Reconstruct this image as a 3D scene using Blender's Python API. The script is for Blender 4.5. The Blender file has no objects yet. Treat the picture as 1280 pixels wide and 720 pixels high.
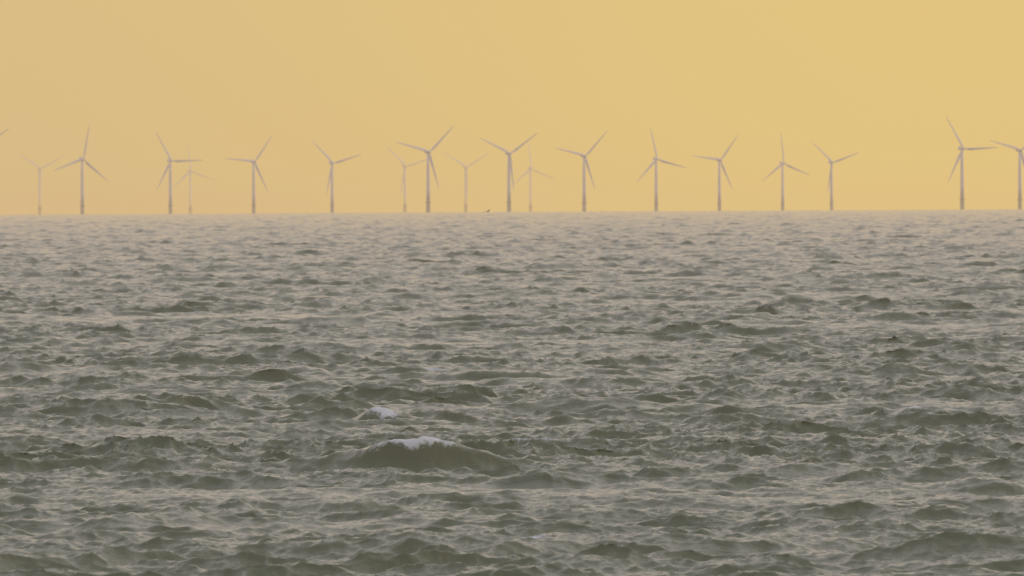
import bpy, bmesh, math
import numpy as np
from mathutils import Matrix, Vector

scene = bpy.context.scene
scene.view_settings.view_transform = 'Standard'
scene.view_settings.look = 'None'
scene.view_settings.exposure = 0
scene.view_settings.gamma = 1
RE = 6.371e6
CAM_H = 10.0
F = 12400.0
ROLL = math.radians(0.313)
PITCH = 116.5 / F

def link(o, parent=None):
    scene.collection.objects.link(o)
    if parent: o.parent = parent
    return o

# ------------------------------------------------------------ survey helpers
def ray(px, py):
    cx, cy = px - 640.0, 360.0 - py
    x = cx * math.cos(ROLL) + cy * math.sin(ROLL)
    y = -cx * math.sin(ROLL) + cy * math.cos(ROLL)
    return x / F, y / F - PITCH          # bearing, elevation (rad)

def sea_point(px, py):
    b, e = ray(px, py)
    t = -e
    disc = max(t * t - 2 * CAM_H / RE, 0)
    r = (t - math.sqrt(disc)) * RE
    return r * math.sin(b), r * math.cos(b)

# ------------------------------------------------------------ camera
cd = bpy.data.cameras.new("camera")
cam = link(bpy.data.objects.new("camera", cd))
cd.sensor_width = 36
cd.lens = F / 1280 * 36
cd.clip_start = 1
cd.clip_end = 60000
cd.dof.use_dof = True
cd.dof.focus_distance = 420
cd.dof.aperture_fstop = 3.8
cam.matrix_world = Matrix.Translation((0, 0, CAM_H)) @ Matrix.Rotation(math.pi / 2 - PITCH, 4, 'X') @ Matrix.Rotation(-ROLL, 4, 'Z')
scene.camera = cam

# ------------------------------------------------------------ materials
def new_mat(name):
    m = bpy.data.materials.new(name); m.use_nodes = True
    return m, m.node_tree.nodes, m.node_tree.links, m.node_tree.nodes["Principled BSDF"]

def paint(name, col, rough, var=0.06, scale=0.4):
    m, n, l, b = new_mat(name)
    tc = n.new("ShaderNodeTexCoord"); nz = n.new("ShaderNodeTexNoise")
    nz.inputs["Scale"].default_value = scale; nz.inputs["Detail"].default_value = 4
    l.new(tc.outputs["Object"], nz.inputs["Vector"])
    mx = n.new("ShaderNodeMix"); mx.data_type = 'RGBA'
    mx.inputs[6].default_value = (*[c * (1 - var) for c in col], 1)
    mx.inputs[7].default_value = (*[min(1, c * (1 + var)) for c in col], 1)
    l.new(nz.outputs["Fac"], mx.inputs[0]); l.new(mx.outputs[2], b.inputs["Base Color"])
    b.inputs["Roughness"].default_value = rough
    return m

m_white = paint("turbine_paint", (0.70, 0.66, 0.70), 0.5)
m_blade = paint("blade_gelcoat", (0.68, 0.64, 0.70), 0.45)
m_trans = paint("transition_paint", (0.50, 0.46, 0.36), 0.6)
m_steel = paint("platform_steel", (0.4, 0.4, 0.4), 0.6)
m_bird = paint("gull_feather_backlit", (0.12, 0.11, 0.1), 0.8, 0.2, 6)  # dark base colour carries the bird's backlit shade

# ------------------------------------------------------------ turbine meshes
HUB = 90.0; ROT = 56.0
def lathe(name, prof, seg, mat, axis='Z'):
    bm = bmesh.new(); rings = []
    for r, z in prof:
        ring = []
        for i in range(seg):
            a = 2 * math.pi * i / seg
            p = (r * math.cos(a), r * math.sin(a), z)
            if axis == 'Y': p = (p[0], z, p[1])
            ring.append(bm.verts.new(p))
        rings.append(ring)
    for a, b in zip(rings, rings[1:]):
        for i in range(seg):
            bm.faces.new((a[i], a[(i + 1) % seg], b[(i + 1) % seg], b[i]))
    bm.faces.new(rings[0][::-1]); bm.faces.new(rings[-1])
    bmesh.ops.recalc_face_normals(bm, faces=bm.faces)
    me = bpy.data.meshes.new(name); bm.to_mesh(me); bm.free()
    for p in me.polygons: p.use_smooth = True
    me.materials.append(mat); return me

me_tower = lathe("tower", [(2.7, 17.2), (2.6, 35), (2.4, 52), (2.1, 70), (1.75, HUB - 2.0)], 28, m_white)
me_trans = lathe("transition_piece", [(3.1, -12), (3.1, 4), (3.1, 15.5), (3.0, 16.3)], 28, m_trans)
me_plat = lathe("platform", [(3.2, 16.1), (4.6, 16.3), (4.6, 17.0), (2.72, 17.05)], 28, m_steel)
me_hub = lathe("rotor_hub", [(0.2, -8.2), (1.0, -7.9), (1.7, -7.0), (2.0, -5.8), (2.0, -4.0), (1.7, -3.3)], 24, m_white, 'Y')

def nacelle_mesh():
    bm = bmesh.new()
    secs = [(-3.2, 1.5, 1.5, 0), (-2.4, 1.9, 1.9, 0), (2, 2.0, 2.1, 0.1), (7.5, 1.95, 2.0, 0.1), (9.6, 1.6, 1.5, 0.3)]
    rings = []
    for y, w, h, dz in secs:
        ring = []
        for i in range(20):
            a = 2 * math.pi * i / 20
            c, s = math.cos(a), math.sin(a)
            q = 0.35
            ring.append(bm.verts.new((w * math.copysign(abs(c) ** q, c), y, dz + h * math.copysign(abs(s) ** q, s))))
        rings.append(ring)
    for a, b in zip(rings, rings[1:]):
        for i in range(20):
            bm.faces.new((a[i], a[(i + 1) % 20], b[(i + 1) % 20], b[i]))
    bm.faces.new(rings[0]); bm.faces.new(rings[-1])
    # cooler top fin
    for (x0, x1, y0, y1, z0, z1) in [(-1.6, 1.6, 7.0, 7.8, 2.0, 3.9)]:
        vs = [bm.verts.new(p) for p in [(x0, y0, z0), (x1, y0, z0), (x1, y1, z0), (x0, y1, z0), (x0, y0, z1), (x1, y0, z1), (x1, y1, z1), (x0, y1, z1)]]
        for f in [(0, 1, 2, 3), (4, 5, 6, 7), (0, 1, 5, 4), (1, 2, 6, 5), (2, 3, 7, 6), (3, 0, 4, 7)]:
            bm.faces.new([vs[i] for i in f])
    bmesh.ops.recalc_face_normals(bm, faces=bm.faces)
    me = bpy.data.meshes.new("nacelle"); bm.to_mesh(me); bm.free()
    me.materials.append(m_white); return me
me_nac = nacelle_mesh()

def blade_mesh():
    bm = bmesh.new(); rings = []
    st = [(1.2, 2.2, 1.0, 0), (4, 2.3, .9, 6), (8, 3.6, .42, 14), (12, 4.1, .27, 12), (20, 3.4, .22, 8), (30, 2.6, .19, 5), (40, 1.95, .17, 2), (49, 1.35, .15, 0), (54, .8, .14, -1), (ROT, .25, .2, -1)]
    for z, c, th, tw in st:
        ring = []
        t = math.radians(tw + 4); bend = -1.8 * (z / ROT) ** 2
        for i in range(16):
            a = 2 * math.pi * i / 16
            x = c * (0.5 * math.cos(a) + (0.18 if z > 6 else 0))
            y = c * th * 0.5 * math.sin(a) * (1 if z < 6 else (1 - 0.45 * math.cos(a)))
            ring.append(bm.verts.new((x * math.cos(t) - y * math.sin(t), x * math.sin(t) + y * math.cos(t) + bend, z)))
        rings.append(ring)
    for a, b in zip(rings, rings[1:]):
        for i in range(16):
            bm.faces.new((a[i], a[(i + 1) % 16], b[(i + 1) % 16], b[i]))
    bm.faces.new(rings[0]); bm.faces.new(rings[-1])
    bmesh.ops.recalc_face_normals(bm, faces=bm.faces)
    me = bpy.data.meshes.new("blade"); bm.to_mesh(me); bm.free()
    for p in me.polygons: p.use_smooth = True
    me.materials.append(m_blade); return me
me_blade = blade_mesh()

YAW = math.radians(24)
T = [  # hub, tips
 ((-29, 188), [(7, 162)]),
 ((50, 211), [(27, 193), (75, 194)]),
 ((103, 199), [(107, 152), (67, 213), (127, 225)]),
 ((213, 201), [(195, 163), (243, 199), (199, 230)]),
 ((238, 214), [(232, 180), (262, 225), (219, 232)]),
 ((317, 202), [(338, 169), (282, 198)]),
 ((415, 204), [(394, 179), (441, 194)]),
 ((506, 208), [(483, 181), (530, 198)]),
 ((535, 190), [(567, 156), (492, 178)]),
 ((582, 209), [(558, 193), (605, 193)]),
 ((636, 192), [(603, 172), (665, 166)]),
 ((663, 211), [(659, 175), (688, 221), (642, 228)]),
 ((730, 195), [(756, 163), (693, 184)]),
 ((820, 199), [(811, 156), (846, 207), (795, 228)]),
 ((899, 200), [(918, 170), (866, 194)]),
 ((978, 204), [(974, 163), (1005, 216), (953, 224)]),
 ((1039, 203), [(1018, 180), (1061, 193)]),
 ((1202, 186), [(1179, 148), (1238, 184), (1179, 228)]),
 ((1274, 188), [(1238, 177)]),
]
for hub, tips in T:
    b, e = ray(*hub)
    te = math.tan(e); k = 1 / (2 * RE)
    D = (-te + math.sqrt(te * te + 4 * k * (HUB - CAM_H))) / (2 * k)
    ang = []
    for tx, ty in tips:
        ang.append(math.atan2((tx - hub[0]) / math.cos(YAW), hub[1] - ty) * 3)
    ph = math.atan2(sum(map(math.sin, ang)), sum(map(math.cos, ang))) / 3
    emp = link(bpy.data.objects.new("wind_turbine", None))
    emp.location = (D * math.sin(b), D * math.cos(b), -D * D * k)
    emp.rotation_euler = (0, 0, YAW)
    for me, nm, loc in [(me_tower, "tower", (0, 0, 0)), (me_trans, "transition_piece", (0, 0, 0)), (me_plat, "platform", (0, 0, 0)),
                        (me_nac, "nacelle", (0, 0, HUB)), (me_hub, "rotor_hub", (0, 0, HUB))]:
        o = link(bpy.data.objects.new(nm, me), emp); o.location = loc
    for i in range(3):
        o = link(bpy.data.objects.new("blade_%d" % (i + 1), me_blade), emp)
        o.location = (0, -5.4, HUB); o.rotation_euler = (0, ph + i * 2 * math.pi / 3, 0)

# ------------------------------------------------------------ seabird
def gull():
    bm = bmesh.new()
    def tube(pts, seg=10):
        rings = []
        for (c, rx, rz) in pts:
            rings.append([bm.verts.new((c[0] + rx * math.cos(2 * math.pi * i / seg), c[1], c[2] + rz * math.sin(2 * math.pi * i / seg))) for i in range(seg)])
        for a, b in zip(rings, rings[1:]):
            for i in range(seg): bm.faces.new((a[i], a[(i + 1) % seg], b[(i + 1) % seg], b[i]))
        bm.faces.new(rings[0]); bm.faces.new(rings[-1])
    tube([((0, -.33, .02), .004, .004), ((0, -.28, .03), .018, .016), ((0, -.24, .035), .04, .038), ((0, -.19, .03), .045, .045), ((0, -.12, 0), .06, .06),
          ((0, 0, -.01), .075, .075), ((0, .12, 0), .055, .05), ((0, .2, .01), .04, .02), ((0, .32, .015), .07, .006)])
    for s in (-1, 1):
        st = [(0.04, -.1, .14, .02), (.22, -.12, .1, .14), (.40, -.10, .08, .2), (.56, -.02, .1, .15), (.70, .1, .13, .08)]
        top = []; bot = []
        for x, y0, y1, z in st:
            top.append([bm.verts.new((s * x, y0, z + .008)), bm.verts.new((s * x, y1, z + .004))])
            bot.append([bm.verts.new((s * x, y0, z - .006)), bm.verts.new((s * x, y1, z - .002))])
        for i in range(4):
            bm.faces.new((top[i][0], top[i][1], top[i + 1][1], top[i + 1][0]))
            bm.faces.new((bot[i][0], bot[i + 1][0], bot[i + 1][1], bot[i][1]))
            bm.faces.new((top[i][0], top[i + 1][0], bot[i + 1][0], bot[i][0]))
            bm.faces.new((top[i][1], bot[i][1], bot[i + 1][1], top[i + 1][1]))
    bmesh.ops.recalc_face_normals(bm, faces=bm.faces)
    me = bpy.data.meshes.new("gull"); bm.to_mesh(me); bm.free()
    me.materials.append(m_bird)
    return link(bpy.data.objects.new("seagull", me))
g = gull()
b, e = ray(610, 264.5)
g.location = (1400 * math.sin(b), 1400 * math.cos(b), CAM_H + 1400 * math.tan(e))
g.rotation_euler = (0, math.radians(-18), math.radians(35))

# ------------------------------------------------------------ sea
def make_tile(N, L, lp, sigma, lmin, lmax, spread, seed, jac=False):
    rng = np.random.default_rng(seed)
    k1 = 2 * np.pi * np.fft.fftfreq(N, L / N)
    kx, ky = np.meshgrid(k1, k1, indexing='xy')
    k = np.hypot(kx, ky); k[0, 0] = 1
    kp = 2 * np.pi / lp
    S = k ** -4.0 * np.exp(-1.25 * (kp / k) ** 2)
    c = np.abs(ky) / k
    S *= (c ** spread + 0.06)
    S *= np.exp(-(k * lmin / (2 * np.pi)) ** 4) * (1 - np.exp(-(k * lmax / (2 * np.pi)) ** 4))
    S[0, 0] = 0
    A = np.sqrt(S) * (rng.normal(size=(N, N)) + 1j * rng.normal(size=(N, N)))
    h = np.fft.ifft2(A).real
    sc = sigma / h.std()
    A *= sc; h *= sc
    dx = np.fft.ifft2(1j * kx / k * A).real
    dy = np.fft.ifft2(1j * ky / k * A).real
    out = [h, dx, dy]
    if jac:
        lam = 1.15
        jxx = 1 + lam * np.fft.ifft2(-kx * kx / k * A).real
        jyy = 1 + lam * np.fft.ifft2(-ky * ky / k * A).real
        jxy = lam * np.fft.ifft2(-kx * ky / k * A).real
        out.append(jxx * jyy - jxy ** 2)
    return np.stack([a.astype(np.float32) for a in out], -1), L, N

def sample(tile, X, Y, rot, off=(0, 0)):
    a, L, N = tile
    c, s = math.cos(rot), math.sin(rot)
    u = ((c * X + s * Y + off[0]) / L * N) % N
    v = ((-s * X + c * Y + off[1]) / L * N) % N
    i = np.floor(u).astype(np.int64); j = np.floor(v).astype(np.int64)
    fu = (u - i).astype(np.float32)[..., None]; fv = (v - j).astype(np.float32)[..., None]
    i %= N; j %= N; i1 = (i + 1) % N; j1 = (j + 1) % N
    r = (a[j, i] * (1 - fu) + a[j, i1] * fu) * (1 - fv) + (a[j1, i] * (1 - fu) + a[j1, i1] * fu) * fv
    dx = c * r[..., 1] - s * r[..., 2]; dy = s * r[..., 1] + c * r[..., 2]
    r[..., 1] = dx; r[..., 2] = dy
    return r

tA = make_tile(1024, 181.0, 13.0, 0.18, 1.0, 60, 3.0, 3, True)
tB = make_tile(1024, 127.0, 5.0, 0.07, 0.35, 30, 1.2, 8, True)
tC = make_tile(1024, 41.0, 1.3, 0.028, 0.10, 2.6, 0.7, 21)
tG = make_tile(256, 900.0, 120.0, 1.0, 8, 600, 1.0, 5)

# rows (range) and columns (bearing)
rs = list(np.geomspace(20, 250, 120)[:-1]); r = 250.0
while r < 16000:
    rs.append(r); r += 0.11 * (r / 250) ** 1.36
rs.append(18000)
rs = np.array(rs)
half = math.radians(4.2); nc = 960
dense = np.linspace(-half, half, nc)
side = half + np.cumsum((dense[1] - dense[0]) * 1.085 ** np.arange(1, 90)); side = side[side < math.radians(80)]
cols = np.concatenate([-side[::-1], dense, side])
nr, ncn = len(rs), len(cols)
print("sea grid", nr, ncn)

BRK = []  # x, y, half width, height, foam, foam centre offset (m), foam half width
for px, py, hw, ht, fo, fx, fw in [
        (520, 587, 2.8, 1.1, 2.0, -0.05, 1.75), (472, 529, 1.2, 0.7, 2.0, 0.1, 0.7), (670, 563, 2.6, 0.35, 1.2, -.3, 1.4),
        (905, 555, 4.6, 0.45, 0.0, 0, 1), (620, 475, 4.2, 0.5, 0.0, 0, 1), (712, 678, 0.9, 0.3, 1.9, 0, 0.5), (640, 682, 1.6, 0.1, 1.4, 0, 1.4),
        (1160, 518, 2.6, 0.12, 1.6, 0, 2.2), (910, 371, 3, 0.15, 1.6, 0, 3.0), (500, 340, 4, 0.1, 1.6, 0, 3.5), (210, 346, 4, .1, 1.6, 0, 3),
        (380, 405, 2.6, .1, 1.5, 0, 2), (140, 556, 1.5, .1, 1.3, 0, 1), (530, 466, 2, .1, 1.4, 0, 1.2), (840, 328, 4, .1, 1.5, 0, 3.5),
        (430, 642, 1.6, 0.4, 0.0, 0, 1), (1235, 364, 7, 0.6, 0.0, 0, 1), (655, 413, 2.6, .45, 0, 0, 1), (1120, 640, 1.6, .35, 0, 0, 1),
        (1060, 365, 3, .4, 0, 0, 1), (385, 470, 2, .4, 0, 0, 1), (1240, 614, 1.8, .4, 0, 0, 1)]:
    x, y = sea_point(px, py); BRK.append((x, y, hw, ht, fo, fx, fw))

co = np.empty((nr * ncn, 3), np.float32); foam = np.empty(nr * ncn, np.float32)
sb, cb = np.sin(cols), np.cos(cols)
CH = 256
for a in range(0, nr, CH):
    R = rs[a:a + CH][:, None]
    X = R * sb[None]; Y = R * cb[None]
    RR = np.broadcast_to(R, X.shape)
    A = sample(tA, X, Y, 0.22); B = sample(tB, X, Y, -0.35, (31, 17)); C = sample(tC, X, Y, 0.6)
    G = sample(tG, X, Y, 0.1)[..., 0]
    G2 = np.clip(sample(tG, X * 2.3, Y * 2.3, 0.9, (100, 40))[..., 0], -2, 2)
    gust = 1 + 0.3 * np.clip(G, -2, 2)
    wA = 1 + 0.3 * G2
    wB = np.clip(1.6 - RR / 3500, 0.2, 1) * gust
    wC = np.clip(1.25 - RR / 1600, 0, 1) * gust
    h = A[..., 0] * wA + B[..., 0] * wB + C[..., 0] * wC
    lam = 1.15
    dx = lam * (A[..., 1] * wA + B[..., 1] * wB) + 0.7 * C[..., 1] * wC
    dy = lam * (A[..., 2] * wA + B[..., 2] * wB) + 0.7 * C[..., 2] * wC
    J = 1 + (A[..., 3] - 1) * wA + (B[..., 3] - 1) * wB
    fo = np.clip((0.26 - J) / 0.4, 0, 1) * 0.9 * (G > -0.3)
    for bx, by, hw, ht, bf, fx, fw in BRK:
        if by < rs[a] - 30 or by > rs[min(a + CH, nr - 1)] + 30: continue
        u = (X - bx) / hw
        yc = by + 0.12 * hw * u * u + 0.22 * np.sin(X * 0.9 + bx)
        v = Y - yc
        env = np.exp(-np.abs(u) ** 2.2)
        fr = np.where(v < 0, np.exp(-(v / 0.9) ** 2), np.exp(-(v / 2.4) ** 2))
        tr = np.exp(-((v + 2.3) / 1.3) ** 2) * 0.25
        if ht > .3:
            damp = 1 - 0.6 * env * np.exp(-(v / 3) ** 2)
            h = h * damp
            dy = dy * damp; dx = dx * damp
        h = h + ht * env * (fr - tr)
        if ht > .3: h = h + C[..., 0] * wC * (1 - damp)
        dy = dy - 0.5 * ht * env * np.exp(-(v / 0.9) ** 2)
        if bf > 0:
            wob = B[..., 1] * 2.0 + C[..., 1] * 4
            wd = 0.40 if ht > .2 else 1.6
            fo = np.maximum(fo, bf * np.exp(-np.abs((X - bx - fx) / fw) ** 3) * np.clip(1.3 - np.abs((v + 0.12 + wob) / wd), 0, 1))
    Z = h - (X * X + Y * Y) / (2 * RE)
    s = slice(a * ncn, a * ncn + X.size)
    co[s, 0] = (X + dx).ravel(); co[s, 1] = (Y + dy).ravel(); co[s, 2] = Z.ravel()
    foam[s] = fo.ravel()

me = bpy.data.meshes.new("sea")
nf = (nr - 1) * (ncn - 1)
me.vertices.add(nr * ncn); me.vertices.foreach_set("co", co.ravel())
ii = (np.arange(nr - 1)[:, None] * ncn + np.arange(ncn - 1)[None]).ravel().astype(np.int32)
quads = np.stack([ii, ii + 1, ii + ncn + 1, ii + ncn], 1).astype(np.int32)
me.loops.add(nf * 4); me.loops.foreach_set("vertex_index", quads.ravel())
me.polygons.add(nf); me.polygons.foreach_set("loop_start", np.arange(0, nf * 4, 4, dtype=np.int32))
me.update(calc_edges=True)
me.shade_smooth()
at = me.attributes.new("foam", 'FLOAT', 'POINT'); at.data.foreach_set("value", foam)
sea = link(bpy.data.objects.new("sea", me))

m, n, l, bs = new_mat("sea_water")
geo = n.new("ShaderNodeNewGeometry")
att = n.new("ShaderNodeAttribute"); att.attribute_name = "foam"
def noise(scale, detail, vec, rough=0.6):
    z = n.new("ShaderNodeTexNoise"); z.inputs["Scale"].default_value = scale
    z.inputs["Detail"].default_value = detail; z.inputs["Roughness"].default_value = rough
    l.new(vec, z.inputs["Vector"]); return z
mp = n.new("ShaderNodeMapping"); mp.inputs["Scale"].default_value = (0.7, 1.0, 1.0); mp.inputs["Rotation"].default_value = (0, 0, 0.25)
l.new(geo.outputs["Position"], mp.inputs["Vector"])
n1 = noise(3.2, 5, mp.outputs["Vector"]); n2 = noise(0.05, 3, mp.outputs["Vector"])
bp = n.new("ShaderNodeBump"); bp.inputs["Strength"].default_value = 1.0; bp.inputs["Distance"].default_value = 0.055
l.new(n1.outputs["Fac"], bp.inputs["Height"])
cm = n.new("ShaderNodeMix"); cm.data_type = 'RGBA'
cm.inputs[6].default_value = (0.112, 0.128, 0.078, 1); cm.inputs[7].default_value = (0.152, 0.160, 0.105, 1)
l.new(n2.outputs["Fac"], cm.inputs[0])
# foam break-up
n3 = noise(7.0, 7, geo.outputs["Position"], 0.75)
mr = n.new("ShaderNodeMapRange"); mr.inputs[1].default_value = 0.35; mr.inputs[2].default_value = 0.65
mr.inputs[3].default_value = -0.85; mr.inputs[4].default_value = 0.1
l.new(n3.outputs["Fac"], mr.inputs[0])
ad = n.new("ShaderNodeMath"); ad.operation = 'ADD'; l.new(att.outputs["Fac"], ad.inputs[0]); l.new(mr.outputs[0], ad.inputs[1])
ss = n.new("ShaderNodeMapRange"); ss.interpolation_type = 'SMOOTHSTEP'
ss.inputs[1].default_value = 0.15; ss.inputs[2].default_value = 1.35; ss.inputs[3].default_value = 0; ss.inputs[4].default_value = 0.9
l.new(ad.outputs[0], ss.inputs[0])
fm = n.new("ShaderNodeMix"); fm.data_type = 'RGBA'; fm.inputs[7].default_value = (0.62, 0.63, 0.68, 1)
l.new(ss.outputs[0], fm.inputs[0]); l.new(cm.outputs[2], fm.inputs[6])
l.new(fm.outputs[2], bs.inputs["Base Color"])
rm = n.new("ShaderNodeMapRange"); rm.inputs[3].default_value = 0.11; rm.inputs[4].default_value = 0.8
l.new(ss.outputs[0], rm.inputs[0]); l.new(rm.outputs[0], bs.inputs["Roughness"])
bs.inputs["IOR"].default_value = 1.333
l.new(bp.outputs["Normal"], bs.inputs["Normal"])
me.materials.append(m)

# ------------------------------------------------------------ haze layer (absorbing + glowing air, homogeneous)
def lin(*c): return tuple(((v / 255 + .055) / 1.055) ** 2.4 for v in c)
bm = bmesh.new(); bmesh.ops.create_cube(bm, size=1.0)
hm = bpy.data.meshes.new("haze"); bm.to_mesh(hm); bm.free()
hz = link(bpy.data.objects.new("haze", hm))
hz.scale = (60000, 60000, 1600); hz.location = (0, 0, 740)
mh = bpy.data.materials.new("haze_air"); mh.use_nodes = True
hn, hl = mh.node_tree.nodes, mh.node_tree.links
hn.clear()
out = hn.new("ShaderNodeOutputMaterial"); addv = hn.new("ShaderNodeAddShader")
ab = hn.new("ShaderNodeVolumeAbsorption"); em = hn.new("ShaderNodeEmission")
SIG = 3.1e-5
ab.inputs["Color"].default_value = (0, 0, 0, 1); ab.inputs["Density"].default_value = SIG
em.inputs["Color"].default_value = (*lin(211, 182, 152), 1); em.inputs["Strength"].default_value = SIG
hl.new(ab.outputs[0], addv.inputs[0]); hl.new(em.outputs[0], addv.inputs[1]); hl.new(addv.outputs[0], out.inputs["Volume"])
hm.materials.append(mh)

# ------------------------------------------------------------ sky + sun
SUN_EL, SUN_AZ = math.radians(14), math.radians(75)   # azimuth clockwise from +Y
w = bpy.data.worlds.new("World"); scene.world = w; w.use_nodes = True
wn, wl = w.node_tree.nodes, w.node_tree.links
bg = wn["Background"]; bg.inputs["Strength"].default_value = 1.0
sky = wn.new("ShaderNodeTexSky"); sky.sky_type = 'NISHITA'; sky.sun_disc = False
sky.sun_elevation = SUN_EL; sky.sun_rotation = SUN_AZ; sky.dust_density = 4; sky.air_density = 1.2
sk = wn.new("ShaderNodeVectorMath"); sk.operation = 'SCALE'; sk.inputs["Scale"].default_value = 0.12
wl.new(sky.outputs[0], sk.inputs[0])
tc = wn.new("ShaderNodeTexCoord"); sep = wn.new("ShaderNodeSeparateXYZ"); wl.new(tc.outputs["Generated"], sep.inputs[0])
def ramp(stops):
    r = wn.new("ShaderNodeValToRGB"); el = r.color_ramp.elements
    el[0].position = stops[0][0]; el[0].color = (*stops[0][1], 1)
    el[1].position = stops[-1][0]; el[1].color = (*stops[-1][1], 1)
    for p, c in stops[1:-1]:
        q = el.new(p); q.color = (*c, 1)
    return r
# elevation -> sqrt(z) to give resolution close to the horizon
mxz = wn.new("ShaderNodeMath"); mxz.operation = 'MAXIMUM'; mxz.inputs[1].default_value = 0; wl.new(sep.outputs["Z"], mxz.inputs[0])
sq = wn.new("ShaderNodeMath"); sq.operation = 'SQRT'; wl.new(mxz.outputs[0], sq.inputs[0])
upper = [(0.26, lin(246, 224, 190)), (0.4, lin(250, 236, 222)), (0.6, lin(250, 242, 240)), (0.8, lin(224, 222, 230)), (1.0, lin(198, 202, 218))]
rl = ramp([(0.0, lin(223, 189, 100)), (0.08, lin(226, 195, 96)), (0.15, lin(229, 200, 92))] + upper)
rr = ramp([(0.0, lin(244, 209, 86)), (0.08, lin(247, 214, 78)), (0.15, lin(249, 217, 74))] + upper)
for r_ in (rl, rr): wl.new(sq.outputs[0], r_.inputs[0])
az = wn.new("ShaderNodeMapRange"); az.inputs[1].default_value = -0.06; az.inputs[2].default_value = 0.045; az.interpolation_type = 'SMOOTHSTEP'
wl.new(sep.outputs["X"], az.inputs[0])
mix = wn.new("ShaderNodeMix"); mix.data_type = 'RGBA'
wl.new(az.outputs[0], mix.inputs[0]); wl.new(rl.outputs[0], mix.inputs[6]); wl.new(rr.outputs[0], mix.inputs[7])
wt = wn.new("ShaderNodeMapRange"); wt.inputs[1].default_value = 0.16; wt.inputs[2].default_value = 0.6
wt.inputs[3].default_value = 0.01; wt.inputs[4].default_value = 0.2
wl.new(sq.outputs[0], wt.inputs[0])
mix2 = wn.new("ShaderNodeMix"); mix2.data_type = 'RGBA'
wl.new(wt.outputs[0], mix2.inputs[0]); wl.new(mix.outputs[2], mix2.inputs[6]); wl.new(sk.outputs[0], mix2.inputs[7])
wl.new(mix2.outputs[2], bg.inputs["Color"])

sd = bpy.data.lights.new("sun", 'SUN'); sd.energy = 0.8; sd.angle = math.radians(12); sd.color = (1, 0.88, 0.72)
so = link(bpy.data.objects.new("sun", sd))
d = Vector((math.sin(SUN_AZ) * math.cos(SUN_EL), math.cos(SUN_AZ) * math.cos(SUN_EL), math.sin(SUN_EL)))
so.rotation_euler = d.to_track_quat('Z', 'Y').to_euler()
so.location = (300, 100, 300)
